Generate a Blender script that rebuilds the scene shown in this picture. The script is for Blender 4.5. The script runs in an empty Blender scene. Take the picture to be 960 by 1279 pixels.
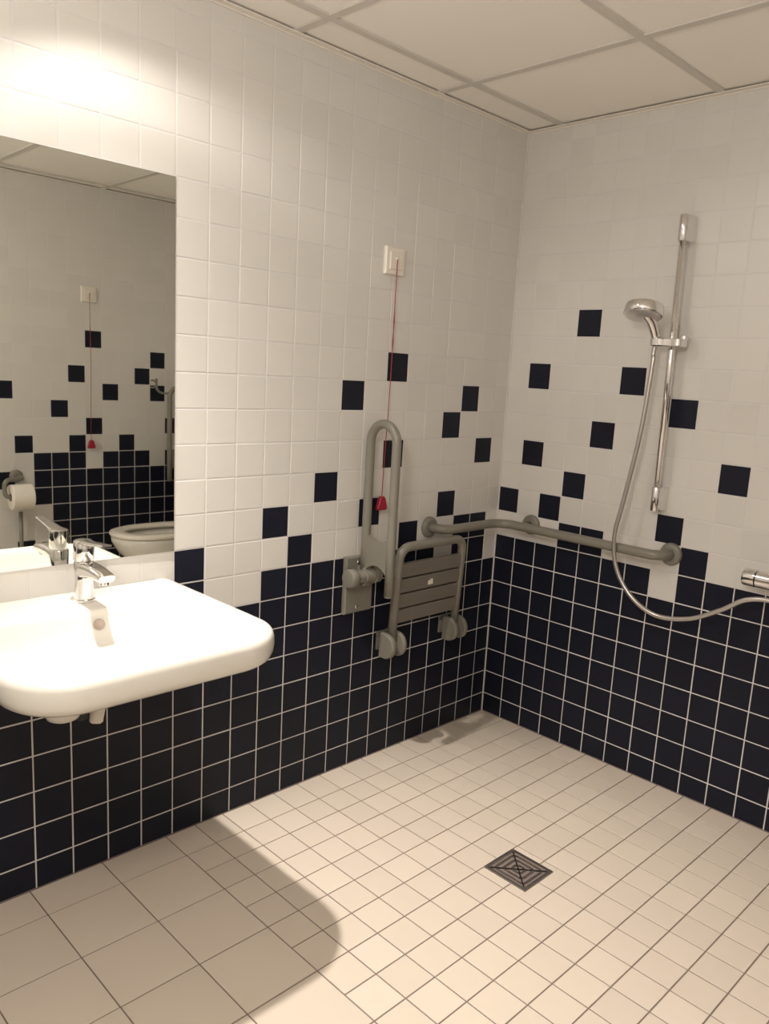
import bpy, bmesh, math, random
from mathutils import Vector, Matrix

# ---------------------------------------------------------------- camera, world, exposure
# All lengths below are in wall-tile pitches; one pitch is 10 cm.
T = 0.1
sc = bpy.context.scene
COL = sc.collection

CAM = (19.8668, -25.9507, 14.1312)
RM = ((0.70489255, 0.70697066, 0.05761061),
      (0.17038291, -0.08991925, -0.98126663),
      (-0.68854641, 0.70150339, -0.18383913))
FPX, PPX, PPY = 992.57, 19.5785, 12.151
cd = bpy.data.cameras.new('camera')
cam = bpy.data.objects.new('camera', cd)
COL.objects.link(cam)
cd.sensor_fit = 'HORIZONTAL'
cd.sensor_width = 36.0
cd.lens = FPX / 960.0 * 36.0
cd.shift_x = -PPX / 960.0
cd.shift_y = PPY / 960.0
cd.clip_start = 0.02
m = Matrix.Identity(4)
for r in range(3):
    m[r][0] = RM[0][r]
    m[r][1] = -RM[1][r]
    m[r][2] = -RM[2][r]
    m[r][3] = CAM[r] * T
cam.matrix_world = m
sc.camera = cam

world = bpy.data.worlds.new('world')
sc.world = world
world.use_nodes = True
bg = world.node_tree.nodes['Background']
bg.inputs[0].default_value = (1.0, 0.9, 0.78, 1)
bg.inputs[1].default_value = 0.02
sc.view_settings.view_transform = 'Standard'
sc.view_settings.look = 'None'
sc.view_settings.gamma = 1.0
sc.view_settings.use_curve_mapping = False
sc.view_settings.exposure = 0.0

SINK_LAMP_W = 205.0
FILL_LIGHT_W = 45.0
WARM = (1.0, 0.945, 0.88)

# ---------------------------------------------------------------- room numbers
A_OFF, B_OFF, Z_OFF = 0.979, 0.770, 0.813      # grid offsets: shower wall, mirror wall, rows
ROOM_W = 26.4        # x of the wall opposite the mirror
ROOM_D = 38.0        # room length towards the viewer
CEIL = 23.36
HALF_GROUT = 0.019
random.seed(7)


# ---------------------------------------------------------------- materials
def mat(name, col, rough=0.5, metal=0.0, spec=0.5, var=0.0, scale=6.0, bump=0.0, bscale=60.0,
        emit=0.0, coat=0.0):
    M = bpy.data.materials.new(name)
    M.use_nodes = True
    nt = M.node_tree
    b = nt.nodes['Principled BSDF']
    b.inputs['Roughness'].default_value = rough
    b.inputs['Metallic'].default_value = metal
    b.inputs['Specular IOR Level'].default_value = spec
    b.inputs['Coat Weight'].default_value = coat
    b.inputs['Base Color'].default_value = (*col, 1)
    if var > 0 or bump > 0:
        tc = nt.nodes.new('ShaderNodeTexCoord')
        oi = nt.nodes.new('ShaderNodeObjectInfo')
        ad = nt.nodes.new('ShaderNodeVectorMath')
        ad.operation = 'ADD'
        sc_ = nt.nodes.new('ShaderNodeVectorMath')
        sc_.operation = 'SCALE'
        sc_.inputs['Scale'].default_value = 37.0
        cx = nt.nodes.new('ShaderNodeCombineXYZ')
        nt.links.new(oi.outputs['Random'], cx.inputs[0])
        nt.links.new(oi.outputs['Random'], cx.inputs[1])
        nt.links.new(cx.outputs[0], sc_.inputs[0])
        nt.links.new(tc.outputs['Object'], ad.inputs[0])
        nt.links.new(sc_.outputs[0], ad.inputs[1])
    if var > 0:
        nz = nt.nodes.new('ShaderNodeTexNoise')
        nz.inputs['Scale'].default_value = scale
        nz.inputs['Detail'].default_value = 3.0
        nt.links.new(ad.outputs[0], nz.inputs['Vector'])
        # per-object value shift plus slow noise
        mx = nt.nodes.new('ShaderNodeMath')
        mx.operation = 'ADD'
        nt.links.new(nz.outputs['Fac'], mx.inputs[0])
        nt.links.new(oi.outputs['Random'], mx.inputs[1])
        mr = nt.nodes.new('ShaderNodeMapRange')
        mr.inputs['From Min'].default_value = 0.3
        mr.inputs['From Max'].default_value = 1.7
        mr.inputs['To Min'].default_value = 1.0 - var
        mr.inputs['To Max'].default_value = 1.0 + var
        nt.links.new(mx.outputs[0], mr.inputs['Value'])
        vm = nt.nodes.new('ShaderNodeVectorMath')
        vm.operation = 'SCALE'
        vm.inputs[0].default_value = col
        nt.links.new(mr.outputs[0], vm.inputs['Scale'])
        nt.links.new(vm.outputs[0], b.inputs['Base Color'])
    if bump > 0:
        n2 = nt.nodes.new('ShaderNodeTexNoise')
        n2.inputs['Scale'].default_value = bscale
        n2.inputs['Detail'].default_value = 2.0
        nt.links.new(ad.outputs[0], n2.inputs['Vector'])
        bp = nt.nodes.new('ShaderNodeBump')
        bp.inputs['Strength'].default_value = bump
        bp.inputs['Distance'].default_value = 0.002
        nt.links.new(n2.outputs['Fac'], bp.inputs['Height'])
        nt.links.new(bp.outputs[0], b.inputs['Normal'])
    if emit > 0:
        b.inputs['Emission Color'].default_value = (*WARM, 1)
        b.inputs['Emission Strength'].default_value = emit
    return M


M_WHITE = mat('glazed_white_tile', (0.655, 0.63, 0.588), 0.34, spec=0.45, var=0.03, bump=0.05, bscale=25)
M_NAVY = mat('glazed_navy_tile', (0.0098, 0.0112, 0.0205), 0.42, spec=0.19, var=0.15, bump=0.05, bscale=25)
M_GROUT = mat('wall_grout', (0.67, 0.64, 0.625), 0.85, spec=0.2, var=0.05, scale=20)
M_FLOOR = mat('beige_floor_tile', (0.66, 0.57, 0.475), 0.5, spec=0.35, var=0.05, scale=3, bump=0.06, bscale=300)
M_FGROUT = mat('floor_grout', (0.21, 0.165, 0.145), 0.9, spec=0.1, var=0.1, scale=20)
M_CEIL = mat('ceiling_panel_board', (0.90, 0.86, 0.80), 0.9, spec=0.1, var=0.015, bump=0.15, bscale=400)
M_TBAR = mat('ceiling_grid_metal', (0.62, 0.58, 0.53), 0.5, spec=0.4, var=0.01)
M_TRIM = mat('edge_trim_paint', (0.78, 0.73, 0.66), 0.5, spec=0.3, var=0.01)
M_MIRROR = mat('mirror_silver', (0.80, 0.81, 0.76), 0.012, metal=1.0)
M_CERAMIC = mat('sanitary_ceramic', (0.72, 0.685, 0.62), 0.16, spec=0.5, var=0.01, coat=0.2)
M_CHROME = mat('chrome', (0.78, 0.76, 0.75), 0.09, metal=1.0, var=0.01)
M_HOSE = mat('metallic_hose_plastic', (0.50, 0.46, 0.43), 0.28, metal=0.75, var=0.02)
M_GREY = mat('grey_nylon', (0.205, 0.192, 0.158), 0.33, spec=0.5, var=0.02)
M_SLAT = mat('grey_seat_plastic', (0.165, 0.146, 0.122), 0.42, spec=0.5, var=0.03)
M_PLASTIC = mat('white_plastic', (0.76, 0.70, 0.62), 0.35, spec=0.5, var=0.01)
M_RED = mat('red_plastic', (0.36, 0.012, 0.035), 0.4, spec=0.5, var=0.05)
M_CORD = mat('red_cord', (0.30, 0.05, 0.05), 0.7, spec=0.2, var=0.05)
M_STEEL = mat('brushed_steel', (0.68, 0.64, 0.63), 0.3, metal=1.0, var=0.08, scale=40)
M_DARK = mat('dark_pit', (0.012, 0.011, 0.012), 0.6, spec=0.3, var=0.05)
M_BLACK = mat('black_rubber', (0.02, 0.02, 0.022), 0.5, spec=0.4, var=0.05)
M_PAPER = mat('toilet_paper', (0.80, 0.75, 0.68), 0.9, spec=0.1, var=0.02)
M_HOLE = mat('overflow_shade', (0.42, 0.34, 0.29), 0.5, spec=0.4, var=0.02)
M_LAMP = mat('lamp_glass', (0.9, 0.9, 0.9), 0.4, emit=12.0)


# ---------------------------------------------------------------- mesh helpers (tile units in, metres out)
class MB:
    def __init__(self):
        self.v = []
        self.f = []
        self.smooth = []

    def add(self, vs, fs, smooth=True):
        o = len(self.v)
        self.v += [tuple(p) for p in vs]
        for f in fs:
            self.f.append(tuple(i + o for i in f))
            self.smooth.append(smooth)
        return self

    def box(self, x0, x1, y0, y1, z0, z1):
        vs = [(x, y, z) for z in (z0, z1) for y in (y0, y1) for x in (x0, x1)]
        fs = [(0, 2, 3, 1), (4, 5, 7, 6), (0, 1, 5, 4), (2, 6, 7, 3), (0, 4, 6, 2), (1, 3, 7, 5)]
        return self.add(vs, fs, False)

    def loft(self, rings, cap0=True, cap1=True, smooth=True):
        n = len(rings[0])
        vs = [p for r in rings for p in r]
        fs = []
        for k in range(len(rings) - 1):
            for i in range(n):
                j = (i + 1) % n
                fs.append((k * n + i, k * n + j, (k + 1) * n + j, (k + 1) * n + i))
        if cap0:
            fs.append(tuple(range(n))[::-1])
        if cap1:
            fs.append(tuple((len(rings) - 1) * n + i for i in range(n)))
        return self.add(vs, fs, smooth)

    def tube(self, pts, rad, n=14, cap=True):
        pts = [Vector(p) for p in pts]
        rs = rad if isinstance(rad, (list, tuple)) else [rad] * len(pts)
        t0 = (pts[1] - pts[0]).normalized()
        up = Vector((0, 0, 1)) if abs(t0.z) < 0.9 else Vector((1, 0, 0))
        nrm = t0.cross(up).normalized()
        rings = []
        for i, p in enumerate(pts):
            if i == 0:
                t = t0
            elif i == len(pts) - 1:
                t = (pts[i] - pts[i - 1]).normalized()
            else:
                t = ((pts[i + 1] - pts[i]).normalized() + (pts[i] - pts[i - 1]).normalized()).normalized()
            nrm = (nrm - t * nrm.dot(t)).normalized()
            bn = t.cross(nrm)
            rings.append([p + (nrm * math.cos(a) + bn * math.sin(a)) * rs[i]
                          for a in (2 * math.pi * k / n for k in range(n))])
        return self.loft(rings, cap, cap)

    def lathe(self, c, axis, prof, n=28):
        """prof: list of (distance along axis, radius)"""
        c = Vector(c)
        ax = Vector(axis).normalized()
        up = Vector((0, 0, 1)) if abs(ax.z) < 0.9 else Vector((1, 0, 0))
        u = ax.cross(up).normalized()
        w = ax.cross(u)
        rings = [[c + ax * d + (u * math.cos(a) + w * math.sin(a)) * max(r, 1e-4)
                  for a in (2 * math.pi * k / n for k in range(n))] for d, r in prof]
        return self.loft(rings)

    def mesh(self, name, origin=(0, 0, 0)):
        me = bpy.data.meshes.new(name)
        me.from_pydata([((x - origin[0]) * T, (y - origin[1]) * T, (z - origin[2]) * T) for x, y, z in self.v],
                       [], self.f)
        bm = bmesh.new()
        bm.from_mesh(me)
        bmesh.ops.recalc_face_normals(bm, faces=bm.faces)
        bm.to_mesh(me)
        bm.free()
        for p, s in zip(me.polygons, self.smooth):
            p.use_smooth = s
        return me

    def build(self, name, material, parent=None, origin=None, sharp=None):
        if origin is None:
            origin = (0, 0, 0)
            if parent is None:
                xs, ys, zs = zip(*self.v)
                origin = ((min(xs) + max(xs)) / 2, (min(ys) + max(ys)) / 2, min(zs))
        pw = Vector((0, 0, 0))
        q = parent
        while q is not None:
            pw = pw + q.location
            q = q.parent
        if parent is not None:
            origin = tuple(pw / T)
        me = self.mesh(name, origin)
        if sharp:
            me.set_sharp_from_angle(angle=math.radians(sharp))
        me.materials.append(material)
        o = bpy.data.objects.new(name, me)
        COL.objects.link(o)
        if parent is not None:
            o.parent = parent
        else:
            o.location = Vector(origin) * T
        return o


def empty(name, loc):
    o = bpy.data.objects.new(name, None)
    o.empty_display_size = 0.05
    COL.objects.link(o)
    o.location = Vector(loc) * T
    return o


def tag(o, label=None, cat=None, group=None, kind=None):
    if label:
        o['label'] = label
    if cat:
        o['category'] = cat
    if group:
        o['group'] = group
    if kind:
        o['kind'] = kind
    return o


def fillet(pts, r, n=8):
    pts = [Vector(p) for p in pts]
    out = [pts[0]]
    for i in range(1, len(pts) - 1):
        rr = r[i - 1] if isinstance(r, (list, tuple)) else r
        a = (pts[i - 1] - pts[i]).normalized()
        b = (pts[i + 1] - pts[i]).normalized()
        ang = a.angle(b)
        d = rr / math.tan(ang / 2)
        p0, p1 = pts[i] + a * d, pts[i] + b * d
        bis = (a + b).normalized()
        c = pts[i] + bis * (rr / math.sin(ang / 2))
        for k in range(n + 1):
            t = k / n
            v = (p0 - c).normalized().slerp((p1 - c).normalized(), t)
            out.append(c + v * rr)
    out.append(pts[-1])
    return out


def smooth_path(pts, n=8):
    P = [Vector(p) for p in pts]
    P = [P[0] * 2 - P[1]] + P + [P[-1] * 2 - P[-2]]
    out = []
    for i in range(1, len(P) - 2):
        p0, p1, p2, p3 = P[i - 1:i + 3]
        for k in range(n):
            t = k / n
            out.append(0.5 * ((2 * p1) + (p2 - p0) * t + (2 * p0 - 5 * p1 + 4 * p2 - p3) * t * t
                              + (3 * p1 - p0 - 3 * p2 + p3) * t ** 3))
    out.append(P[-2])
    return out


def project(X):
    d = [X[k] - CAM[k] for k in range(3)]
    c = [sum(RM[r][k] * d[k] for k in range(3)) for r in range(3)]
    if c[2] <= 0.2:
        return None
    return 480 + PPX + FPX * c[0] / c[2], 639.5 + PPY + FPX * c[1] / c[2]


# ---------------------------------------------------------------- room shell
TH = 1.5
RECESS = 0.009
shell = {}
MBOT, MTOP, MC0, MC1 = 8, 18, 14, 20          # mirror: rows 8..17, columns 14..19
shell['left'] = MB().box(-TH, -RECESS, -ROOM_D - TH, TH, -1.0, CEIL + 2).build('wall_left', M_GROUT)
shell['back'] = MB().box(-RECESS, ROOM_W + RECESS, RECESS, TH, -1.0, CEIL + 2).build('wall_back', M_GROUT)
shell['right'] = MB().box(ROOM_W + RECESS, ROOM_W + TH, -ROOM_D - TH, TH, -1.0, CEIL + 2).build('wall_right', M_GROUT)
shell['front'] = MB().box(-RECESS, ROOM_W + RECESS, -ROOM_D - TH, -ROOM_D - RECESS, -1.0, CEIL + 2).build('wall_front', M_GROUT)
for k, o in shell.items():
    tag(o, kind='structure')
floor = MB().box(-RECESS, ROOM_W + RECESS, -ROOM_D - RECESS, RECESS, -1.0, -0.02).build('floor', M_FGROUT)
tag(floor, kind='structure')
ceiling = MB().box(-RECESS, ROOM_W + RECESS, -ROOM_D - RECESS, RECESS, CEIL + 0.35, CEIL + 1.2).build('ceiling', M_CEIL)
tag(ceiling, kind='structure')


# ---------------------------------------------------------------- tiles
def tile_mb(w, h, d=0.09, ch=0.009, mb=None, T4=None):
    """pillow-edged tile in its own frame: s, t in the plane, front at n = 0"""
    if mb is None:
        mb = MB()
    vs = []
    for n_, i in ((-d, 0.0), (-ch, 0.0), (-ch * 0.25, ch * 0.6), (0.0, ch * 1.9)):
        for s, t in ((-1, -1), (1, -1), (1, 1), (-1, 1)):
            p = (s * (w / 2 - i), t * (h / 2 - i), n_)
            vs.append(T4(p) if T4 else p)
    fs = []
    for k in range(3):
        for i in range(4):
            j = (i + 1) % 4
            fs.append((k * 4 + i, k * 4 + j, (k + 1) * 4 + j, (k + 1) * 4 + i))
    fs.append((12, 13, 14, 15))
    return mb.add(vs, fs, False)


tile_cache = {}


def tile_data(w, h, M):
    key = (round(w, 3), round(h, 3), M.name)
    if key not in tile_cache:
        me = tile_mb(w, h).mesh('tile')
        me.materials.append(M)
        tile_cache[key] = me
    return tile_cache[key]


FRAMES = {   # origin, s axis, t axis, n axis
    'left': ((0, 0, 0), Vector((0, -1, 0)), Vector((0, 0, 1)), Vector((1, 0, 0))),
    'back': ((0, 0, 0), Vector((1, 0, 0)), Vector((0, 0, 1)), Vector((0, -1, 0))),
    'right': ((ROOM_W, 0, 0), Vector((0, -1, 0)), Vector((0, 0, 1)), Vector((-1, 0, 0))),
    'front': ((0, -ROOM_D, 0), Vector((1, 0, 0)), Vector((0, 0, 1)), Vector((0, 1, 0))),
}


def area_px(o, S, Tt, s0, s1, t0, t1):
    q = []
    for s, t in ((s0, t0), (s1, t0), (s1, t1), (s0, t1)):
        p = project(Vector(o) + S * s + Tt * t)
        if p is None:
            return 0.0
        q.append(p)
    cx = sum(p[0] for p in q) / 4
    cy = sum(p[1] for p in q) / 4
    if min(p[0] for p in q) > 958 or max(p[0] for p in q) < 2 or min(p[1] for p in q) > 1277 or max(p[1] for p in q) < 2:
        return 0.0
    a = 0
    for i in range(4):
        x0, y0 = q[i]
        x1, y1 = q[(i + 1) % 4]
        a += x0 * y1 - x1 * y0
    return abs(a) / 2


def lay_tiles(side, parent, soff, zoff, smax, is_navy, skip=None, seen=None):
    """cut the wall into tiles; the ones that show become parts, the rest one joined part"""
    o, S, Tt, N = FRAMES[side]
    ss = [0.0] + [soff + i for i in range(int(smax) + 2) if 0.02 < soff + i < smax - 0.02] + [smax]
    ts = [0.0] + [zoff + i for i in range(26) if zoff + i < CEIL - 0.02] + [CEIL + 0.25]
    cand = []
    base_c = -1 if soff > 0.02 else 0
    for ci in range(len(ss) - 1):
        for ri in range(len(ts) - 1):
            c, r = ci + base_c, ri - 1
            if skip and skip(c, r):
                continue
            s0, s1, t0, t1 = ss[ci], ss[ci + 1], ts[ri], ts[ri + 1]
            navy = is_navy(c, r)
            if seen is None:
                a = area_px(o, S, Tt, s0, s1, t0, min(t1, CEIL))
            else:
                a = seen(s0, s1, t0, t1)
            cand.append((a, navy, s0, s1, t0, t1))
    for navy, nm, M in ((False, 'white_tile', M_WHITE), (True, 'navy_tile', M_NAVY)):
        L = sorted([c for c in cand if c[1] == navy], key=lambda c: -c[0])
        shown = [c for c in L if c[0] > 0][:298]
        rest = L[len(shown):]
        for a, _, s0, s1, t0, t1 in shown:
            g = HALF_GROUT
            w, h = (s1 - s0) - 2 * g, (t1 - t0) - 2 * g
            ob = bpy.data.objects.new(nm, tile_data(w, h, M))
            COL.objects.link(ob)
            ob.parent = parent
            ctr = Vector(o) + S * ((s0 + s1) / 2) + Tt * ((t0 + t1) / 2) + N * random.uniform(-0.004, 0.003)
            rot = Matrix((S, Tt, N)).transposed().to_4x4()
            jit = Matrix.Rotation(random.gauss(0, 0.0018), 4, 'X') @ Matrix.Rotation(random.gauss(0, 0.0018), 4, 'Y')
            ob.matrix_parent_inverse = Matrix.Identity(4)
            ob.matrix_basis = Matrix.Translation(ctr * T - parent.location) @ rot @ jit
        if rest:
            mb = MB()
            for a, _, s0, s1, t0, t1 in rest:
                g = HALF_GROUT
                cs, ct = (s0 + s1) / 2, (t0 + t1) / 2
                tile_mb(s1 - s0 - 2 * g, t1 - t0 - 2 * g, mb=mb,
                        T4=lambda p: Vector(o) + S * (cs + p[0]) + Tt * (ct + p[1]) + N * p[2])
            tag(mb.build(nm + '_field', M, parent), kind='stuff')


# the wall with the mirror
NAVY_L = {(13, 7), (9, 7), (4, 7), (1, 7), (0, 7), (10, 8), (6, 8), (2, 8), (8, 9), (5, 10), (0, 10),
          (2, 11), (7, 12), (1, 12), (5, 13)}
WHITE6_L = {-1, 2, 11, 12}


def navy_left(c, r):
    if r <= 5:
        return True
    if r == 6:
        return c not in WHITE6_L
    return (c, r) in NAVY_L


lay_tiles('left', shell['left'], B_OFF, Z_OFF, ROOM_D, navy_left,
          skip=lambda c, r: MC0 <= c < MC1 and MBOT <= r < MTOP)

# the shower wall
NAVY_B = {(2, 15), (0, 13), (4, 13), (6, 12), (3, 11), (0, 10), (2, 9), (-1, 8), (1, 8), (8, 10), (6, 8), (7, 7),
          (2, 7), (3, 7), (10, 12), (12, 8), (15, 9), (14, 11), (17, 8), (20, 10), (22, 8)}


def navy_back(c, r):
    if r <= 5:
        return True
    if r == 6:
        return c != 6
    return (c, r) in NAVY_B


lay_tiles('back', shell['back'], A_OFF, Z_OFF, ROOM_W, navy_back)

# the wall opposite the mirror, seen only as a reflection
R_OFF, RZ_OFF = 0.265, 0.51
NAVY_R = {(5, 14), (6, 12), (4, 11), (7, 10), (5, 9), (10, 11), (9, 8), (6, 8), (3, 8), (1, 13), (2, 12), (1, 11),
          (0, 9), (8, 7), (7, 7), (6, 7), (4, 7), (3, 7), (2, 7), (0, 7), (10, 6), (11, 5), (9, 2), (8, 3),
          (13, 8), (15, 7), (12, 13)}


def navy_right(c, r):
    if c <= 8:
        if c == 8 and r in (2, 4, 3):
            return False
        if r <= 6:
            return True
        return (c, r) in NAVY_R
    if r <= 1:
        return True
    return (c, r) in NAVY_R


def seen_right(s0, s1, t0, t1):
    return 1.0 / (1 + s0) if s0 < 12.5 and t1 > 1.5 and t0 < 23 else 0.0


lay_tiles('right', shell['right'], R_OFF, RZ_OFF, ROOM_D, navy_right, seen=seen_right)
lay_tiles('front', shell['front'], 0.4, Z_OFF, ROOM_W, lambda c, r: r <= 6, seen=lambda *a: 0.0)

# ---------------------------------------------------------------- floor tiles
DR = (7.22, 8.70, -8.70, -7.32)          # drain opening x0 x1 y0 y1
FX = [0.0] + [1.22 + i for i in range(26) if 1.22 + i < ROOM_W - 0.1] + [ROOM_W]
FY = [0.0] + [0.14 + 0.99 * i for i in range(1, 16)]
BIGX = [0.0] + [1.22 + 2 * i for i in range(13) if 1.22 + 2 * i < ROOM_W - 0.1] + [ROOM_W]
BIGY = [FY[-1] + 1.98 * i for i in range(12) if FY[-1] + 1.98 * i < ROOM_D - 0.1] + [ROOM_D]
fc = []
for i in range(len(FX) - 1):
    for j in range(len(FY) - 1):
        fc.append((FX[i], FX[i + 1], -FY[j + 1], -FY[j]))
for i in range(len(BIGX) - 1):
    for j in range(len(BIGY) - 1):
        fc.append((BIGX[i], BIGX[i + 1], -BIGY[j + 1], -BIGY[j]))
FG = 0.018


def flat_box(mb, x0, x1, y0, y1):
    return tile_mb(x1 - x0, y1 - y0, d=0.12, ch=0.008, mb=mb,
                   T4=lambda p: ((x0 + x1) / 2 + p[0], (y0 + y1) / 2 + p[1], p[2]))


scored = []
rest_mb = MB()
nrest = 0
for (x0, x1, y0, y1) in fc:
    a = area_px((0, 0, 0), Vector((1, 0, 0)), Vector((0, 1, 0)), x0, x1, y0, y1)
    scored.append((a, x0, x1, y0, y1))
scored.sort(key=lambda t: -t[0])
floor_cache = {}
for n_, (a, x0, x1, y0, y1) in enumerate(scored):
    X0, X1, Y0, Y1 = x0 + FG, x1 - FG, y0 + FG, y1 - FG
    if a > 0 and n_ < 298:
        hit = X0 < DR[1] and X1 > DR[0] and Y0 < DR[3] and Y1 > DR[2]
        if hit:
            mb = MB()
            # what is left of the tile beside the drain frame
            g = 0.02
            if X0 < DR[0] - 2 * g:
                flat_box(mb, X0, DR[0] - g, Y0, Y1)
                X0 = DR[0] - g
            if X1 > DR[1] + 2 * g:
                flat_box(mb, DR[1] + g, X1, Y0, Y1)
                X1 = DR[1] + g
            if Y0 < DR[2] - 2 * g:
                flat_box(mb, X0, X1, Y0, DR[2] - g)
            if Y1 > DR[3] + 2 * g:
                flat_box(mb, X0, X1, DR[3] + g, Y1)
            if mb.v:
                mb.build('floor_tile', M_FLOOR, floor)
            continue
        key = (round(X1 - X0, 3), round(Y1 - Y0, 3))
        if key not in floor_cache:
            q = MB()
            tile_mb(key[0], key[1], d=0.12, ch=0.008, mb=q)
            me = q.mesh('floor_tile')
            me.materials.append(M_FLOOR)
            floor_cache[key] = me
        ob = bpy.data.objects.new('floor_tile', floor_cache[key])
        COL.objects.link(ob)
        ob.parent = floor
        ob.location = Vector(((X0 + X1) / 2, (Y0 + Y1) / 2, 0)) * T - floor.location
        ob.rotation_euler = (random.gauss(0, 0.0015), random.gauss(0, 0.0015), 0)
    else:
        flat_box(rest_mb, X0, X1, Y0, Y1)
        nrest += 1
if nrest:
    tag(rest_mb.build('floor_tile_field', M_FLOOR, floor), kind='stuff')

# ---------------------------------------------------------------- ceiling grid
GX = [1.60 + 5.93 * i for i in range(5) if 1.60 + 5.93 * i < ROOM_W - 0.3]
GY = [5.20 + 5.95 * i for i in range(6) if 5.20 + 5.95 * i < ROOM_D - 0.3]
for gx in GX:
    MB().box(gx - 0.13, gx + 0.13, -ROOM_D, 0.0, CEIL - 0.03, CEIL + 0.02).box(
        gx - 0.03, gx + 0.03, -ROOM_D, 0.0, CEIL + 0.0, CEIL + 0.36).build('grid_bar', M_TBAR, ceiling)
for gy in GY:
    MB().box(0.0, ROOM_W, -gy - 0.13, -gy + 0.13, CEIL - 0.028, CEIL + 0.022).build('grid_bar', M_TBAR, ceiling)
xs = [0.05] + GX + [ROOM_W - 0.05]
ys = [0.05] + GY + [ROOM_D - 0.05]
for i in range(len(xs) - 1):
    for j in range(len(ys) - 1):
        MB().box(xs[i] + 0.04, xs[i + 1] - 0.04, -ys[j + 1] + 0.04, -ys[j] - 0.04, CEIL + 0.025, CEIL + 0.2).build(
            'ceiling_panel', M_CEIL, ceiling)


def angle_trim(name, pts):
    mb = MB()
    for b in pts:
        mb.box(*b)
    return tag(mb.build(name, M_TRIM), kind='structure')


fl, th = 0.24, 0.035
angle_trim('trim_1', [(0, fl, -ROOM_D, 0, CEIL - 0.06, CEIL - 0.03), (0, th, -ROOM_D, 0, CEIL - 0.10, CEIL + 0.2)])
angle_trim('trim_2', [(0, ROOM_W, -fl, 0, CEIL - 0.062, CEIL - 0.032), (0, ROOM_W, -th, 0, CEIL - 0.10, CEIL + 0.2)])
angle_trim('trim_3', [(ROOM_W - fl, ROOM_W, -ROOM_D, 0, CEIL - 0.06, CEIL - 0.03)])
# corner sealant
sealant = MB().box(0.0, 0.045, -0.045, 0.0, 0.0, CEIL - 0.1)
tag(sealant.build('trim_4', M_GROUT), kind='structure')
mb = MB()
mb.box(0.0, 0.03, -ROOM_D, 0, -0.02, 0.022)
tag(mb.build('baseboard_left', M_FGROUT), kind='structure')
mb = MB()
mb.box(0.03, ROOM_W, -0.03, 0, -0.02, 0.022)
tag(mb.build('baseboard_back', M_FGROUT), kind='structure')


# ---------------------------------------------------------------- ceiling downlight and added fill globe
def downlight(loc, power, radius, angle, blend, label, ring=0.55, profile=None, aim=None):
    x, y, _ = loc
    e = empty('downlight', (x, y, CEIL - 0.1))
    tag(e, label, 'lamp')
    MB().lathe((x, y, CEIL + 0.025), (0, 0, -1), [(0, ring), (0.05, ring), (0.09, ring * 0.96), (0.09, ring * 0.8),
                                                 (0.0, ring * 0.74)]).build('trim_ring', M_PLASTIC, e, sharp=40)
    MB().lathe((x, y, CEIL + 0.02), (0, 0, -1), [(0, ring * 0.73), (0.03, ring * 0.73)]).build('lens', M_LAMP, e, sharp=40)
    ld = bpy.data.lights.new('downlight_bulb', 'SPOT')
    ld.energy = power
    ld.color = WARM
    ld.shadow_soft_size = radius * T
    ld.spot_size = math.radians(angle)
    ld.spot_blend = blend
    if profile:      # luminous intensity of the reflector against the angle from its axis
        ld.use_nodes = True
        nt = ld.node_tree
        em = nt.nodes['Emission']
        tc = nt.nodes.new('ShaderNodeTexCoord')
        sp = nt.nodes.new('ShaderNodeSeparateXYZ')
        ab = nt.nodes.new('ShaderNodeMath')
        ab.operation = 'ABSOLUTE'
        rp = nt.nodes.new('ShaderNodeValToRGB')
        nt.links.new(tc.outputs['Normal'], sp.inputs[0])
        nt.links.new(sp.outputs['Z'], ab.inputs[0])
        nt.links.new(ab.outputs[0], rp.inputs[0])
        nt.links.new(rp.outputs[0], em.inputs['Strength'])
        el = rp.color_ramp.elements
        pts = sorted((math.cos(math.radians(a)), f) for a, f in profile)
        while len(el) < len(pts):
            el.new(0.5)
        for e_, (c, f) in zip(el, pts):
            e_.position = c
            e_.color = (f, f, f, 1)
    lo = bpy.data.objects.new('downlight_bulb', ld)
    COL.objects.link(lo)
    lo.parent = e
    lo.location = (0, 0, -0.12 * T)
    if aim:          # the bulb is swivelled in its ring
        lo.rotation_euler = (Vector(aim) - Vector((x, y, CEIL))).to_track_quat('-Z', 'Y').to_euler()
    return e


downlight((2.85, -17.9, 0), SINK_LAMP_W, 0.22, 150, 0.1, 'round recessed ceiling lamp above the washbasin', aim=(8.3, -12.8, 0.0),
          profile=((0, 1.0), (10, 0.95), (18, 0.86), (24, 0.66), (29, 0.33), (32, 0.20), (36, 0.12), (40, 0.075), (48, 0.042), (56, 0.065), (62, 0.045), (70, 0.0)))

# unseen opal globe, added behind the camera as general fill light
OLX, OLY = 15.0, -26.0
opal = empty('added_fill_globe', (OLX, OLY, CEIL - 1.6))
tag(opal, 'unseen round opal globe hung from the ceiling, added as fill light', 'lamp')
MB().lathe((OLX, OLY, CEIL + 0.02), (0, 0, -1), [(0, 1.35), (0.2, 1.35), (0.24, 1.28)], 36).build('base', M_PLASTIC, opal, sharp=40)
MB().lathe((OLX, OLY, CEIL - 0.2), (0, 0, -1), [(0, 0.12), (1.0, 0.12)], 16).build('stem', M_PLASTIC, opal)
MB().lathe((OLX, OLY, CEIL - 1.1), (0, 0, -1), [(0, 0.5)] + [(0.02 + 1.0 - 1.0 * math.cos(math.radians(a_)), 1.0 * math.sin(math.radians(a_))) for a_ in range(30, 180, 15)] + [(2.02, 0.02)], 36).build('shade', M_LAMP, opal)
ld = bpy.data.lights.new('added_fill_light', 'POINT')
ld.energy = FILL_LIGHT_W
ld.color = WARM
ld.shadow_soft_size = 1.3 * T
lo = bpy.data.objects.new('added_fill_light', ld)
COL.objects.link(lo)
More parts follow.
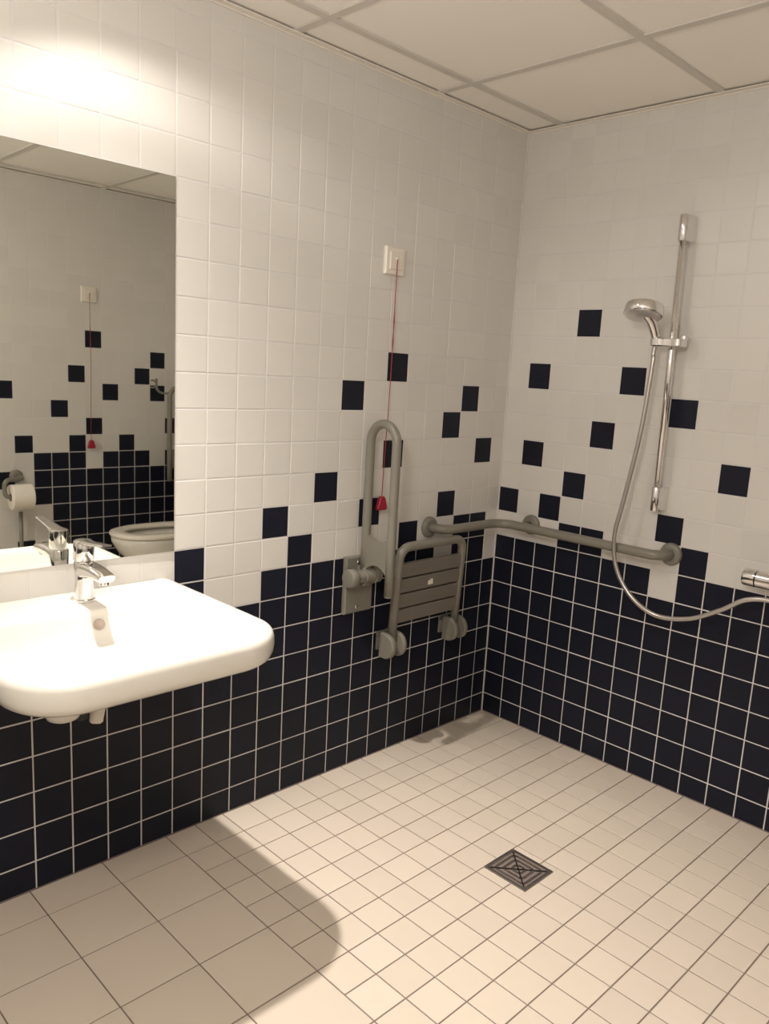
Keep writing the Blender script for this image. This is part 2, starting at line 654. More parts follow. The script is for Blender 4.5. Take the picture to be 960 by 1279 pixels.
lo.parent = opal
lo.location = (0, 0, -2.6 * T)

# ---------------------------------------------------------------- mirror
mu0, mu1 = B_OFF + MC0, B_OFF + MC1
mz0, mz1 = Z_OFF + MBOT, Z_OFF + MTOP
mc = (mu0 + mu1) / 2
mirror = empty('wall_mirror', (0, -mc, mz0))
tag(mirror, 'large frameless mirror set flush into the white tiles above the washbasin', 'mirror')
mw = (mu1 - mu0) / 2 - 0.03
g = MB().box(0.0, 0.03, -mc - mw, -mc + mw, mz0 + 0.02, mz1 - 0.02).build('glass', M_MIRROR, mirror)
g.rotation_euler = (0, 0, -0.009)
MB().box(-0.05, -0.03, -mc - mw - 0.02, -mc + mw + 0.02, mz0, mz1).build('backing', M_DARK, mirror)
MB().box(-0.03, 0.012, -mu0 - 0.030, -mu0 + 0.02, mz0, mz1).build('edge_seal', M_GROUT, mirror)
MB().box(-0.03, 0.012, -mc - mw, -mc + mw, mz1 - 0.02, mz1 + 0.02).build('edge_seal', M_GROUT, mirror)
MB().box(-0.03, 0.012, -mc - mw, -mc + mw, mz0 - 0.02, mz0 + 0.02).build('edge_seal', M_GROUT, mirror)

# ---------------------------------------------------------------- washbasin
SY, SHW, SX1, STOP = -17.96, 3.10, 5.83, 8.06
NSEG = 10


def rrect(x0, x1, hw, rf, rb, z, yc=SY, bulge=0.0):
    """rounded rectangle in plan, wall side x0, front x1"""
    pts = []
    for (cx, cy, r, a0) in ((x1 - rf, yc + hw - rf, rf, 0), (x0 + rb, yc + hw - rb, rb, 90),
                            (x0 + rb, yc - hw + rb, rb, 180), (x1 - rf, yc - hw + rf, rf, 270)):
        for k in range(NSEG + 1):
            a = math.radians(a0 + 90 * k / NSEG)
            pts.append([cx + r * math.cos(a), cy + r * math.sin(a), z])
    for p in pts:
        t = (p[1] - yc) / hw
        f = max(0.0, (p[0] - x0) / (x1 - x0))
        p[0] += bulge * (1 - t * t) * f * f
    return pts


sink = empty('washbasin', (0, SY, 6.4))
tag(sink, 'white ceramic washbasin with rounded corners hung on the tiled wall under the mirror', 'sink')


def ins(d, z, rf=1.3):
    return rrect(0.0, SX1 - d, SHW - d, max(rf - d, 0.2), 0.12, z, bulge=0.07)


def bowl(d, z, rf=1.15):
    return rrect(1.55 + d * 0.6, SX1 - 0.42 - d, SHW - 0.42 - d, max(rf - d * 0.5, 0.3), max(0.75 - d * 0.3, 0.25), z, bulge=0.1)


rings = [rrect(2.6, 4.0, 0.7, 0.6, 0.6, 6.92), rrect(2.2, 4.3, 1.2, 0.9, 0.9, 6.95), rrect(1.7, 4.6, 1.9, 1.1, 1.0, 7.10),
         rrect(1.3, 5.0, 2.4, 1.2, 1.0, 7.38), ins(0.52, 7.36, 1.3), ins(0.36, 7.30), ins(0.20, 7.33), ins(0.08, 7.42), ins(0.02, 7.56),
         ins(0.0, 7.72), ins(0.01, 7.88), ins(0.045, 7.98), ins(0.11, 8.045), ins(0.2, 8.065), ins(0.34, 8.06),
         bowl(0.0, 8.03), bowl(0.06, 7.97), bowl(0.12, 7.85), bowl(0.22, 7.62), bowl(0.36, 7.40), bowl(0.6, 7.22),
         bowl(1.0, 7.10), bowl(1.6, 7.05), bowl(1.85, 7.04)]
MB().loft(rings).build('basin', M_CERAMIC, sink)
MB().lathe((1.70, SY + 0.22, 7.66), (1, 0, 0.25), [(0, 0.14), (0.03, 0.14), (0.03, 0.11), (0.012, 0.10)], 20).build(
    'overflow_hole', M_HOLE, sink)
MB().lathe((4.0, SY, 7.025), (0, 0, 1), [(0, 0.33), (0.04, 0.33), (0.06, 0.28), (0.05, 0.15), (0.03, 0.1)], 24).build('drain_ring', M_CHROME, sink)
# waste parts hanging under the bowl
MB().tube(fillet([(3.3, SY, 6.95), (3.3, SY, 6.3), (2.0, SY, 6.2), (0.02, SY, 6.2)], [0.3, 0.3]), 0.16, 16).build('waste_pipe', M_PLASTIC, sink)
MB().tube([(3.1, -18.35, 6.95), (3.1, -18.38, 6.4), (3.14, -18.44, 6.2), (3.22, -18.52, 5.90), (3.23, -18.53, 5.86)], [0.24, 0.2, 0.17, 0.15, 0.1], 16).build('waste_valve', M_PLASTIC, sink)
MB().tube([(3.1, -18.75, 6.95), (3.1, -18.80, 6.3), (3.12, -18.84, 6.04), (3.12, -18.85, 6.0)], [0.16, 0.16, 0.15, 0.08], 14).build('waste_clamp', M_BLACK, sink)
MB().lathe((3.3, -19.3, 6.98), (0, 0, -1), [(0, 0.45), (0.56, 0.42), (0.72, 0.34), (0.79, 0.2), (0.80, 0.05)], 22).build('drain_boss', M_CERAMIC, sink)

# ---------------------------------------------------------------- basin tap
TX, TY = 0.80, SY + 0.26
tap = empty('basin_tap', (TX, TY, STOP))
tag(tap, 'chrome single-lever mixer tap standing on the back of the washbasin', 'tap')


def ell(cx, cy, z, a, b, n=20):
    return [(cx + a * math.cos(2 * math.pi * k / n), cy + b * math.sin(2 * math.pi * k / n), z) for k in range(n)]


MB().loft([ell(TX, TY, STOP - 0.01, 0.27, 0.27), ell(TX, TY, STOP + 0.04, 0.27, 0.27), ell(TX, TY, STOP + 0.07, 0.24, 0.24),
           ell(TX, TY, STOP + 0.5, 0.225, 0.225), ell(TX, TY, STOP + 0.98, 0.24, 0.24), ell(TX, TY, STOP + 1.02, 0.21, 0.21)]).build('body', M_CHROME, tap, sharp=40)


def slab(path, w0, w1, h0, h1):
    """tapered bar with rounded edges along a path in the x-z plane at y = TY"""
    rings = []
    n = len(path)
    for i, (x, z) in enumerate(path):
        a = path[max(i - 1, 0)]
        b = path[min(i + 1, n - 1)]
        t = Vector((b[0] - a[0], b[1] - a[1])).normalized()
        nx, nz = -t.y, t.x
        f = i / (n - 1)
        w, h = w0 + (w1 - w0) * f, h0 + (h1 - h0) * f
        ring = []
        for k in range(16):
            ang = 2 * math.pi * k / 16
            c, s = math.cos(ang), math.sin(ang)
            e = 0.55
            u = w * abs(c) ** e * (1 if c >= 0 else -1)
            v = h * abs(s) ** e * (1 if s >= 0 else -1)
            ring.append((x + nx * v, TY + u, z + nz * v))
        rings.append(ring)
    return MB().loft(rings)


slab([(TX + 0.0, STOP + 0.78), (TX + 0.35, STOP + 0.86), (TX + 0.8, STOP + 0.87), (TX + 1.2, STOP + 0.84), (TX + 1.28, STOP + 0.82)],
     0.22, 0.2, 0.2, 0.09).build('spout', M_CHROME, tap, sharp=50)
MB().lathe((TX + 1.1, TY, STOP + 0.79), (0.05, 0, -1), [(0, 0.13), (0.14, 0.13), (0.14, 0.1), (0.1, 0.09)], 18).build('aerator', M_CHROME, tap, sharp=40)
MB().loft([ell(TX, TY, STOP + 1.03, 0.225, 0.225), ell(TX, TY, STOP + 1.06, 0.25, 0.25), ell(TX, TY, STOP + 1.42, 0.255, 0.25),
           ell(TX - 0.02, TY, STOP + 1.52, 0.235, 0.23), ell(TX - 0.02, TY, STOP + 1.55, 0.18, 0.18)]).build('lever_cap', M_CHROME, tap, sharp=40)
slab([(TX - 0.1, STOP + 1.50), (TX + 0.3, STOP + 1.52), (TX + 0.8, STOP + 1.58), (TX + 1.3, STOP + 1.64)], 0.2, 0.12, 0.055, 0.03).build('lever', M_CHROME, tap, sharp=50)

# ---------------------------------------------------------------- corner grab bar
BR, BO, BZ = 0.175, 0.78, 8.49
grab = empty('corner_grab_bar', (0, 0, BZ))
tag(grab, 'grey angled grab bar running round the shower corner above the folded seat', 'grab bar')
path = fillet([(0.0, -4.17, BZ), (BO, -4.17, BZ), (BO, -BO, BZ), (7.67, -BO, BZ), (7.67, 0.0, BZ)], [0.5, 0.7, 0.5], 10)
MB().tube(path, BR, 18).build('bar', M_GREY, grab)
for c, ax in (((0, -4.17, BZ), (1, 0, 0)), ((7.67, 0, BZ), (0, -1, 0)), ((1.74, 0, BZ), (0, -1, 0))):
    MB().lathe(c, ax, [(0, 0.40), (0.06, 0.40), (0.12, 0.37), (0.15, 0.30), (0.15, 0.19)], 30).build('rosette', M_GREY, grab, sharp=50)
MB().tube([(1.74, 0, BZ), (1.74, -BO, BZ)], 0.13, 14).build('bracket', M_GREY, grab)


# ---------------------------------------------------------------- raised support rail
def support_rail(s, frame, label, extra_loop=False):
    """s = place along the wall; built in wall coordinates (along, out, up) and mapped by frame"""
    o_, S_, N_ = frame

    def P(a, n, z):
        return tuple(Vector(o_) + S_ * (s + a) + N_ * n + Vector((0, 0, z)))
    base = P(0, 0, 5.8)
    root = empty('support_rail', base)
    tag(root, label, 'support rail', 'folding support rails')

    def pbox(mb, a0, a1, n0, n1, z0, z1, ch=0.05):
        """box with chamfered outer rim"""
        r0 = [P(a0, n0, z0), P(a1, n0, z0), P(a1, n0, z1), P(a0, n0, z1)]
        r1 = [P(a0, n1 - ch, z0), P(a1, n1 - ch, z0), P(a1, n1 - ch, z1), P(a0, n1 - ch, z1)]
        r2 = [P(a0 + ch, n1, z0 + ch), P(a1 - ch, n1, z0 + ch), P(a1 - ch, n1, z1 - ch), P(a0 + ch, n1, z1 - ch)]
        return mb.loft([r0, r1, r2], smooth=False)
    pl = pbox(MB(), -0.66, 0.64, 0, 0.16, 5.8, 7.84).build('wall_plate', M_GREY, root)
    for dz in (6.02, 7.62):
        MB().lathe(P(0.1, 0.15, dz), N_, [(0, 0.06), (0.03, 0.06), (0.04, 0.03)], 12).build('screw', M_STEEL, pl)
    # hinge block and barrel
    pbox(MB(), -0.14, 0.14, 0.1, 0.55, 6.85, 7.5).build('hinge_arm', M_GREY, root)
    ax = S_
    MB().lathe(P(-0.56, 0.50, 7.2), ax, [(0, 0.24), (0.05, 0.29), (0.3, 0.30), (0.3, 0.25), (0.72, 0.25), (0.72, 0.21),
                                       (1.02, 0.21), (1.10, 0.31), (1.34, 0.33), (1.42, 0.29), (1.44, 0.2)], 24).build(
        'hinge_barrel', M_GREY, root, sharp=50)
    # the U-shaped tube, folded up: one leg beside the wall, the other with a free end
    n0, n1, ztop = 0.38, 1.62, 12.60
    R_ = (n1 - n0) / 2
    mid = (n0 + n1) / 2
    pts = [Vector(P(0.0, n0, 7.2)), Vector(P(0.0, n0, 8.4))]
    for k in range(17):
        a = math.pi - math.pi * k / 16
        pts.append(Vector(P(0.0, mid + R_ * math.cos(a), ztop - R_ - 0.15 + R_ * math.sin(a))))
    pts.append(Vector(P(0.0, n1, 8.4)))
    pts.append(Vector(P(0.0, n1, 6.74)))
    MB().tube(pts, 0.155, 18).build('rail_tube', M_GREY, root)
    MB().lathe(P(0, n1, 6.74), (0, 0, -1), [(0.0, 0.15), (0.03, 0.148), (0.06, 0.12), (0.065, 0.05)], 18).build('end_cap', M_GREY, root)
    # web plate between the legs with a round notch below and a curved top
    mb = MB()
    K = 12
    top, bot = [], []
    for k in range(K + 1):
        t = k / K
        n_ = n0 + (n1 - n0) * t
        u = 2 * t - 1
        top.append((n_, 8.86 - 0.34 * math.sqrt(max(0, 1 - u * u))))
        bot.append((n_, 7.05 + 0.62 * math.sqrt(max(0, 1 - u * u))))
    for sgn in (0,):
        vs, fs = [], []
        for a in (-0.09, 0.09):
            for n_, z in top + bot:
                vs.append(P(a, n_, z))
        m_ = 2 * (K + 1)
        for k in range(K):
            fs.append((k, k + 1, K + 1 + k + 1, K + 1 + k))
            fs.append((m_ + k, m_ + K + 1 + k, m_ + K + 1 + k + 1, m_ + k + 1))
            fs.append((k, m_ + k, m_ + k + 1, k + 1))
            fs.append((K + 1 + k, K + 1 + k + 1, m_ + K + 1 + k + 1, m_ + K + 1 + k))
        mb.add(vs, fs, False)
    mb.build('web_plate', M_GREY, root)
    if extra_loop:
        lp = [Vector(P(0.0, n1, 12.1)), Vector(P(0.15, n1 + 0.45, 12.1)), Vector(P(0.15, n1 + 0.75, 12.3)), Vector(P(0.15, n1 + 0.8, 12.6)),
              Vector(P(0.15, n1 + 0.8, 12.95))]
        MB().tube(smooth_path(lp, 5), 0.07, 10).build('roll_arm', M_GREY, root)
        ring = [Vector(P(0.15, n1 + 1.05 + 0.22 * math.cos(a), 12.62 + 0.22 * math.sin(a))) for a in
                (math.pi * 0.35 + math.pi * 1.3 * k / 12 for k in range(13))]
        MB().tube(ring, 0.05, 8).build('roll_ring', M_GREY, root)
    return root


support_rail(7.72, ((0, 0, 0), Vector((0, -1, 0)), Vector((1, 0, 0))),
             'grey tubular support rail folded up against the wall between washbasin and shower seat')
support_rail(25.1, ((0, 0, 0), Vector((1, 0, 0)), Vector((0, -1, 0))),
             'grey tubular support rail folded up behind the toilet, seen in the mirror', True)

# ---------------------------------------------------------------- folding shower seat
seat = empty('shower_chair', (0, -4.8, 4.1))
tag(seat, 'grey slatted folding shower seat tipped up against the navy tiles below the grab bar', 'shower chair')
UL, UR, SR = 6.46, 3.08, 0.165
HZ = 4.5
lean = 0.06


def SX(z):
    return 0.62 + lean * (z - HZ)


fp = fillet([(SX(HZ), -UL, HZ), (SX(8.1), -UL, 8.1), (SX(8.1), -UR, 8.1), (SX(HZ), -UR, HZ)], [0.45, 0.45], 10)
MB().tube(fp, SR, 18).build('frame', M_GREY, seat)
z0s = 5.28
hs, gap = 0.515, 0.055
for k in range(4):
    za, zb = z0s + k * (hs + gap), z0s + k * (hs + gap) + hs
    ya, yb = -UL + 0.1, -UR - 0.1
    rings = []
    for (dx, i) in ((-0.13, 0.03), (-0.10, 0.0), (0.08, 0.0), (0.115, 0.03)):
        rings.append([(SX(za) + dx, ya + i, za + i), (SX(za) + dx, yb - i, za + i), (SX(zb) + dx, yb - i, zb - i), (SX(zb) + dx, ya + i, zb - i)])
    sl = MB().loft(rings, smooth=False).build('slat', M_SLAT, seat)
    if k == 2:
        zc, yc = (za + zb) / 2, -4.82
        x_ = SX(zc) + 0.117
        MB().box(x_ - 0.01, x_ + 0.004, yc - 0.13, yc + 0.13, zc - 0.13, zc + 0.03).box(
            x_ - 0.01, x_ + 0.004, yc + 0.04, yc + 0.12, zc + 0.03, zc + 0.14).box(
            x_ - 0.01, x_ + 0.004, yc - 0.03, yc + 0.02, zc + 0.03, zc + 0.09).build('sticker', M_PLASTIC, sl)


def cheek(u0, u1):
    """D-shaped cheek standing off the wall, rounded front"""
    R_, cx = 0.46, 0.66
    prof = [(0.42, HZ + R_), (cx, HZ + R_)]
    for k in range(1, 14):
        a = math.pi / 2 - math.pi * k / 14
        prof.append((cx + R_ * math.cos(a), HZ + R_ * math.sin(a)))
    prof += [(cx, HZ - R_), (0.42, HZ - R_)]
    c_ = Vector((0.5, 0, HZ))
    rings = []
    for u, s_ in ((u0, 0.93), (u0 + 0.05, 1.0), (u1 - 0.05, 1.0), (u1, 0.93)):
        rings.append([(cx + (x - cx) * s_, -u, HZ + (z - HZ) * s_) for x, z in prof])
    return MB().loft(rings)


for u in (UL, UR):
    h_ = cheek(u + 0.17, u + 0.40).build('hinge_cheek', M_GREY, seat, sharp=45)
    cheek(u - 0.36, u - 0.17).build('hinge_cheek', M_GREY, seat, sharp=45)
    MB().lathe((0.62, -u + 0.3, HZ), (0, -1, 0), [(0, 0.1), (0.6, 0.1)], 14).build('hinge_pin', M_STEEL, seat)
    MB().box(0.0, 0.08, -u - 0.16, -u + 0.34, HZ - 0.34, HZ + 0.34).box(0.05, 0.5, -u - 0.2, -u + 0.30, HZ - 0.18, HZ + 0.18).build('wall_plate', M_GREY, seat)


# ---------------------------------------------------------------- emergency pull cords
def pull_cord(s, frame, zp, ztop, zh, label, sway):
    o_, S_, N_ = frame

    def P(a, n, z):
        return Vector(o_) + S_ * (s + a) + N_ * n + Vector((0, 0, z))
    e = empty('emergency_pull', P(0, 0, zp))
    tag(e, label, 'pull cord', 'emergency pull cords')
    h = 0.44

    def sq(hh, n, zc=zp):
        return [P(-hh, n, zc - hh), P(hh, n, zc - hh), P(hh, n, zc + hh), P(-hh, n, zc + hh)]
    MB().loft([sq(h, 0), sq(h, 0.09), sq(h - 0.03, 0.12)], smooth=False).build('switch_plate', M_PLASTIC, e)
    MB().loft([sq(h * 0.62, 0.11), sq(h * 0.62, 0.15), sq(h * 0.6, 0.17)], smooth=False).build('switch_insert', M_PLASTIC, e)
    n = 24
    pts = []
    for k in range(n + 1):
        t = k / n
        z = ztop + (zh - ztop) * t
        out = 0.2 + 0.05 * min(1, 4 * t)
        pts.append(P(sway * t + 0.015 * math.sin(9 * t), out, z))
    rad = [0.015] * len(pts)
    for k in (6, 8):
        rad[k] = 0.026
    MB().tube(pts, rad, 8).build('cord', M_CORD, e)
    MB().lathe(P(0, 0.16, ztop), N_, [(0, 0.05), (0.05, 0.045), (0.06, 0.02)], 12).build('cord_eye', M_PLASTIC, e)
    # red triangular handle with rounded corners
    prof = fillet([(0, 0.12), (0.15, 0.1), (0.24, -0.36), (-0.24, -0.36), (-0.15, 0.1), (0, 0.12)],
                  [0.06, 0.06, 0.06, 0.06], 3) if False else None
    pr_ = [(-0.07, 0.16), (0.07, 0.16), (0.13, 0.10), (0.23, -0.24), (0.20, -0.32), (-0.20, -0.32), (-0.23, -0.24), (-0.13, 0.10)]
    rings = []
    for n_, s_ in ((0.16, 0.8), (0.19, 1.0), (0.30, 1.0), (0.33, 0.8)):
        rings.append([P(sway + a * s_, n_, zh + z * s_) for a, z in pr_])
    MB().loft(rings, smooth=False).build('handle', M_RED, e)
    return e


FL = ((0, 0, 0), Vector((0, -1, 0)), Vector((1, 0, 0)))
FR = ((ROOM_W, 0, 0), Vector((0, -1, 0)), Vector((-1, 0, 0)))
pull_cord(6.76, FL, 17.76, 17.84, 9.72, 'white call switch with red pull cord hanging behind the raised support rail', 0.18)
pull_cord(6.02, FR, 17.5, 17.6, 9.05, 'white call switch with red pull cord by the toilet, seen in the mirror', 0.03)

# ---------------------------------------------------------------- shower rail set
RO = 0.52
VT, VB = 7.00, 7.13
rail = empty('shower_rail', ((VT + VB) / 2, 0, 9.9))
tag(rail, 'chrome vertical slide rail with sliding holder fixed to the white shower wall', 'shower rail')


def RV(z):
    return VB + (VT - VB) * (z - 10.05) / 9.5


MB().tube([(RV(10.0), -RO, 10.0), (RV(19.6), -RO, 19.6)], 0.118, 18).build('rail_tube', M_CHROME, rail)
for z0, z1 in ((18.86, 19.68), (9.98, 10.80)):
    rings = []
    v = RV((z0 + z1) / 2)
    for i, (z, s_) in enumerate(((z0, 0.92), (z0 + 0.03, 1.0), (z1 - 0.03, 1.0), (z1, 0.92))):
        ring = []
        for k in range(9):
            a = -math.pi / 2 + math.pi * k / 8
            ring.append((RV(z) + 0.17 * s_ * math.sin(a), -RO - 0.19 * s_ * math.cos(a), z))
        ring.append((RV(z) + 0.19 * s_, 0.0, z))
        ring.append((RV(z) - 0.19 * s_, 0.0, z))
        rings.append(ring)
    MB().loft(rings).build('rail_bracket', M_CHROME, rail, sharp=40)
HZ_ = 15.62
v = RV(HZ_)
# sliding holder: a flat bar carrying the cone on its left
sl = []
for z, i in ((HZ_ - 0.13, 0.03), (HZ_ - 0.10, 0), (HZ_ + 0.10, 0), (HZ_ + 0.13, 0.03)):
    ring = []
    for (cx, cy, r_, a0) in ((v + 0.32, -RO - 0.26, 0.18, 270), (v + 0.32, -RO + 0.12, 0.12, 0), (v - 0.34, -RO + 0.02, 0.12, 90), (v - 0.40, -RO - 0.34, 0.20, 180)):
        for k in range(5):
            a = math.radians(a0 + 90 * k / 4)
            ring.append((cx + (r_ - i) * math.cos(a), cy + (r_ - i) * math.sin(a), z))
    sl.append(ring)
MB().loft(sl).build('slider', M_CHROME, rail, sharp=40)
MB().lathe((v + 0.38, -RO + 0.02, HZ_ + 0.1), (0, 0, 1), [(0, 0.14), (0.12, 0.14), (0.15, 0.1)], 16).build('slider_button', M_CHROME, rail, sharp=40)

# hand shower
HB = Vector((v - 0.42, -RO - 0.36, HZ_ + 0.14))      # lower end of the handle in the holder
HC = Vector((6.46, -1.55, 16.58))                     # middle of the head
head = empty('hand_shower', tuple(HB))
tag(head, 'chrome hand shower with round flat head resting in the rail holder', 'shower head')
nrm = Vector((0.10, -0.30, -1)).normalized()
hp = [HB, HB.lerp(HC, 0.3) + Vector((0.02, 0.02, 0.08)), HB.lerp(HC, 0.55) + Vector((0.02, 0.02, 0.10)), HB.lerp(HC, 0.8) + Vector((0, 0.0, 0.06)), HC - nrm * 0.06]
MB().tube(smooth_path(hp, 5), [0.15 + 0.03 * math.sin(math.pi * k / 20) for k in range(21)], 16).build('handle', M_CHROME, head)
MB().lathe(HC - nrm * 0.18, nrm, [(0, 0.1), (0.0, 0.52), (0.03, 0.61), (0.07, 0.63), (0.32, 0.635), (0.36, 0.61), (0.36, 0.55)], 40).build('head', M_CHROME, head, sharp=35)
MB().lathe(HC - nrm * 0.18, nrm, [(0.33, 0.55), (0.375, 0.55), (0.385, 0.52), (0.385, 0.1)], 40).build('spray_plate', M_STEEL, head, sharp=35)

# hose
hz = []
for off, p3, p8 in ((0.90, (6.62, 15.5), (6.66, 15.47)), (0.92, (6.52, 14.9), (6.62, 14.9)), (0.97, (6.17, 12.58), (6.43, 12.61)),
                    (1.03, (5.83, 10.26), (6.10, 10.34)), (1.08, (5.59, 8.76), (5.87, 8.86)), (1.06, (5.83, 7.56), (6.11, 7.68)),
                    (1.02, (6.59, 6.65), (6.85, 6.80)), (0.98, (7.56, 6.28), (7.80, 6.43)), (0.95, (8.72, 6.47), (8.93, 6.62)),
                    (0.92, (9.75, 7.05), (9.95, 7.19)), (0.88, (10.47, 7.56), (10.65, 7.69)), (0.82, (11.2, 7.74), (11.37, 7.86))):
    k = (off - 0.3) / 0.5
    hz.append((p3[0] + (p8[0] - p3[0]) * k, -off, p3[1] + (p8[1] - p3[1]) * k))
hz[0] = (HB.x, HB.y, HZ_ - 0.14)
hz.insert(1, (HB.x - 0.02, HB.y - 0.01, HZ_ - 0.45))
hz += [(11.85, -0.72, 7.74), (12.06, -0.68, 7.82), (12.1, -0.66, 7.91)]
hose = MB().tube(smooth_path(hz, 10), 0.078, 14).build('shower_hose', M_HOSE)
tag(hose, 'silver flexible shower hose looping from the hand shower down to the mixer valve', 'hose')

# ---------------------------------------------------------------- thermostatic mixer
mx = empty('shower_mixer', (11.9, 0, 8.0))
tag(mx, 'chrome bar shower mixer mounted on the white tiles beside the hose end', 'shower mixer')
MZ, MO = 8.44, -0.72
MB().lathe((10.92, MO, MZ), (1, 0, 0), [(0, 0.27), (2.26, 0.27)], 28).build('body', M_CHROME, mx, sharp=40)
for x0, d in ((10.90, -1), (13.2, 1)):
    MB().lathe((x0, MO, MZ), (d, 0, 0), [(0, 0.24), (0.02, 0.28), (0.36, 0.28), (0.40, 0.26), (0.40, 0.18), (0.36, 0.16)], 24).build('knob', M_CHROME, mx, sharp=40)
MB().lathe((10.50, MO, MZ), (-1, 0, 0), [(-0.05, 0.15), (0.01, 0.15)], 16).build('knob_insert', M_STEEL, mx, sharp=40)
for x0 in (11.35, 12.75):
    MB().lathe((x0, 0, MZ + 0.06), (0, -1, 0), [(0, 0.34), (0.08, 0.34), (0.16, 0.25), (0.2, 0.17), (0.6, 0.16)], 24).build('inlet', M_CHROME, mx, sharp=40)
MB().lathe((12.1, -0.66, 8.22), (0, 0, -1), [(0, 0.12), (0.28, 0.12), (0.3, 0.09)], 16).build('outlet', M_CHROME, mx, sharp=40)

# ---------------------------------------------------------------- floor drain
dx0, dx1, dy0, dy1 = DR
drain = empty('floor_drain', ((dx0 + dx1) / 2, (dy0 + dy1) / 2, 0))
tag(drain, 'square steel shower drain grate set into the beige floor tiles', 'floor drain')
zt = 0.02
fw = 0.10
MB().box(dx0, dx1, dy0, dy1, -0.08, -0.05).build('pit', M_DARK, drain)
mb = MB()
mb.box(dx0, dx1, dy0, dy0 + fw, -0.06, zt).box(dx0, dx1, dy1 - fw, dy1, -0.06, zt)
mb.box(dx0, dx0 + fw, dy0 + fw, dy1 - fw, -0.06, zt).box(dx1 - fw, dx1, dy0 + fw, dy1 - fw, -0.06, zt)
mb.build('frame', M_STEEL, drain)
cx, cy = (dx0 + dx1) / 2, (dy0 + dy1) / 2
hw, hh = (dx1 - dx0) / 2 - fw - 0.03, (dy1 - dy0) / 2 - fw - 0.03
for k in range(3):
    f0 = 0.86 - 0.29 * k
    b = 0.026
    for sx in (-1, 1):
        L_ = hh * (f0 - 0.1)
        if L_ > 0.03:
            MB().box(cx + sx * hw * f0 - b, cx + sx * hw * f0 + b, cy - L_, cy + L_, zt - 0.022, zt - 0.005).build('grate_bar', M_STEEL, drain)
    for sy in (-1, 1):
        L_ = hw * (f0 - 0.1)
        if L_ > 0.03:
            MB().box(cx - L_, cx + L_, cy + sy * hh * f0 - b, cy + sy * hh * f0 + b, zt - 0.022, zt - 0.005).build('grate_bar', M_STEEL, drain)
for sx, sy in ((1, 1), (1, -1)):
    a = Vector((cx - sx * hw, cy - sy * hh, 0))
    c = Vector((cx + sx * hw, cy + sy * hh, 0))
    d_ = (c - a).normalized()
    p_ = Vector((-d_.y, d_.x, 0)) * 0.02
    vs = [tuple(q + s_ * p_ + Vector((0, 0, z_))) for z_ in (zt - 0.03, zt - 0.012) for q, s_ in ((a, 1), (a, -1), (c, -1), (c, 1))]
    MB().add(vs, [(0, 1, 2, 3), (4, 5, 6, 7), (0, 1, 5, 4), (1, 2, 6, 5), (2, 3, 7, 6), (3, 0, 4, 7)], False).build('grate_rib', M_DARK, drain)

# ---------------------------------------------------------------- toilet (reflected in the mirror)
toilet = empty('toilet', (21.4, 0, 1.0))
tag(toilet, 'white wall-hung toilet with open seat, seen in the mirror', 'toilet')
TCX, TZ = 21.4, 4.35


def oval(y_front, y_back, hw, z, n=36, cx=TCX):
    """toilet outline: round front towards -y, squarer back"""
    pts = []
    cyl = y_front + hw * 1.25
    for k in range(n):
        a = 2 * math.pi * k / n
        c, s = math.cos(a), math.sin(a)
        x = cx + hw * (abs(c) ** 0.85) * (1 if c >= 0 else -1)
        if s < 0:
            y = cyl + (cyl - y_front) * s
        else:
            y = cyl + (y_back - cyl) * (abs(s) ** 0.6)
        pts.append((x, y, z))
    return pts


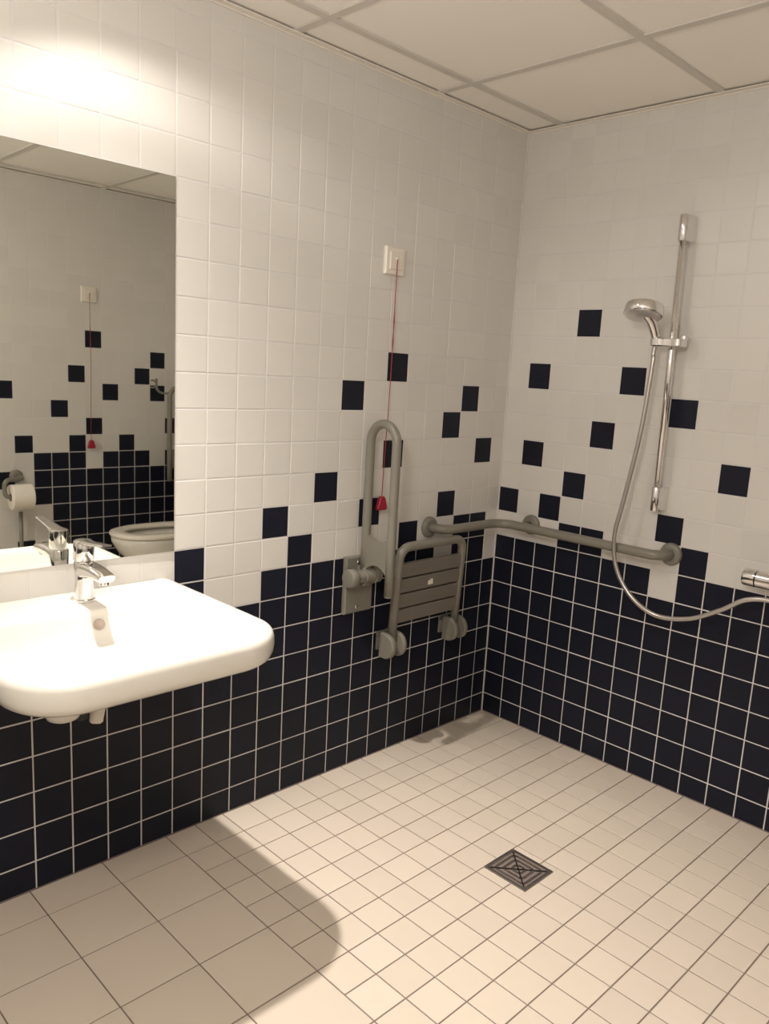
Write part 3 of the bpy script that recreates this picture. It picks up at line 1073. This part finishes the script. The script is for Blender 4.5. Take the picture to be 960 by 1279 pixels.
MB().loft([oval(-3.2, -0.02, 1.0, 1.1), oval(-4.2, -0.02, 1.25, 1.5), oval(-5.6, -0.02, 1.5, 2.5), oval(-6.5, -0.02, 1.72, 3.4),
           oval(-6.85, -0.02, 1.82, 4.0), oval(-6.88, -0.02, 1.82, 4.28), oval(-6.8, -0.1, 1.76, TZ),
           oval(-6.2, -1.6, 1.3, TZ - 0.02), oval(-5.9, -1.9, 1.1, 3.6), oval(-5.0, -2.6, 0.7, 2.4), oval(-4.6, -3.0, 0.4, 2.2)]).build('bowl', M_CERAMIC, toilet)
mb = MB()
rings = [oval(-6.92, -1.0, 1.86, TZ + 0.02), oval(-6.98, -0.95, 1.9, TZ + 0.10), oval(-6.95, -1.0, 1.87, TZ + 0.2), oval(-6.7, -1.2, 1.7, TZ + 0.26),
         oval(-6.2, -1.9, 1.25, TZ + 0.24), oval(-6.08, -2.0, 1.15, TZ + 0.16), oval(-6.1, -2.0, 1.17, TZ + 0.03)]
mb.loft(rings + [rings[0]], False, False)
mb.build('seat', M_PLASTIC, toilet)
MB().tube([(TCX - 0.8, -0.85, TZ + 0.1), (TCX + 0.8, -0.85, TZ + 0.1)], 0.1, 12).build('seat_hinge', M_STEEL, toilet)

# toilet roll holder and roll on the wall opposite the mirror
hold = empty('toilet_roll_holder', (ROOM_W, -10.4, 5.5))
tag(hold, 'grey tubular toilet roll holder on the white tiled wall, seen in the mirror', 'roll holder')
MB().lathe((ROOM_W, -10.25, 7.25), (-1, 0, 0), [(0, 0.36), (0.08, 0.36), (0.15, 0.30), (0.17, 0.12)], 22).build('rosette', M_GREY, hold, sharp=45)
hp = fillet([(ROOM_W, -10.25, 7.25), (25.3, -10.25, 7.25), (25.0, -11.3, 7.25), (25.0, -11.3, 6.3), (25.0, -9.9, 6.3)], [0.25, 0.3, 0.3], 6)
MB().tube(hp, 0.12, 12).build('arm', M_GREY, hold)
roll = MB()
rr = []
for s_, r_ in ((0, 0.24), (0, 0.66), (0.02, 0.69), (1.08, 0.69), (1.10, 0.66), (1.10, 0.24)):
    rr.append([(25.0 + r_ * math.cos(a), -11.02 + s_, 6.30 + r_ * math.sin(a)) for a in (2 * math.pi * k / 28 for k in range(28))])
roll.loft(rr + [rr[0]], False, False)
ro = roll.build('toilet_roll', M_PAPER, sharp=40)
tag(ro, 'white toilet paper roll on the grey holder, seen in the mirror', 'toilet roll')
br = empty('toilet_brush', (25.95, -10.2, 0))
tag(br, 'grey toilet brush handle rising from a wall-side holder, seen in the mirror', 'toilet brush')
MB().tube([(25.95, -10.2, 1.4), (25.95, -10.2, 5.3)], 0.11, 12).build('handle', M_GREY, br)
MB().lathe((25.95, -10.2, 0), (0, 0, 1), [(0, 0.42), (0.05, 0.45), (1.5, 0.42), (1.55, 0.36), (1.55, 0.1)], 22).build('pot', M_GREY, br, sharp=45)
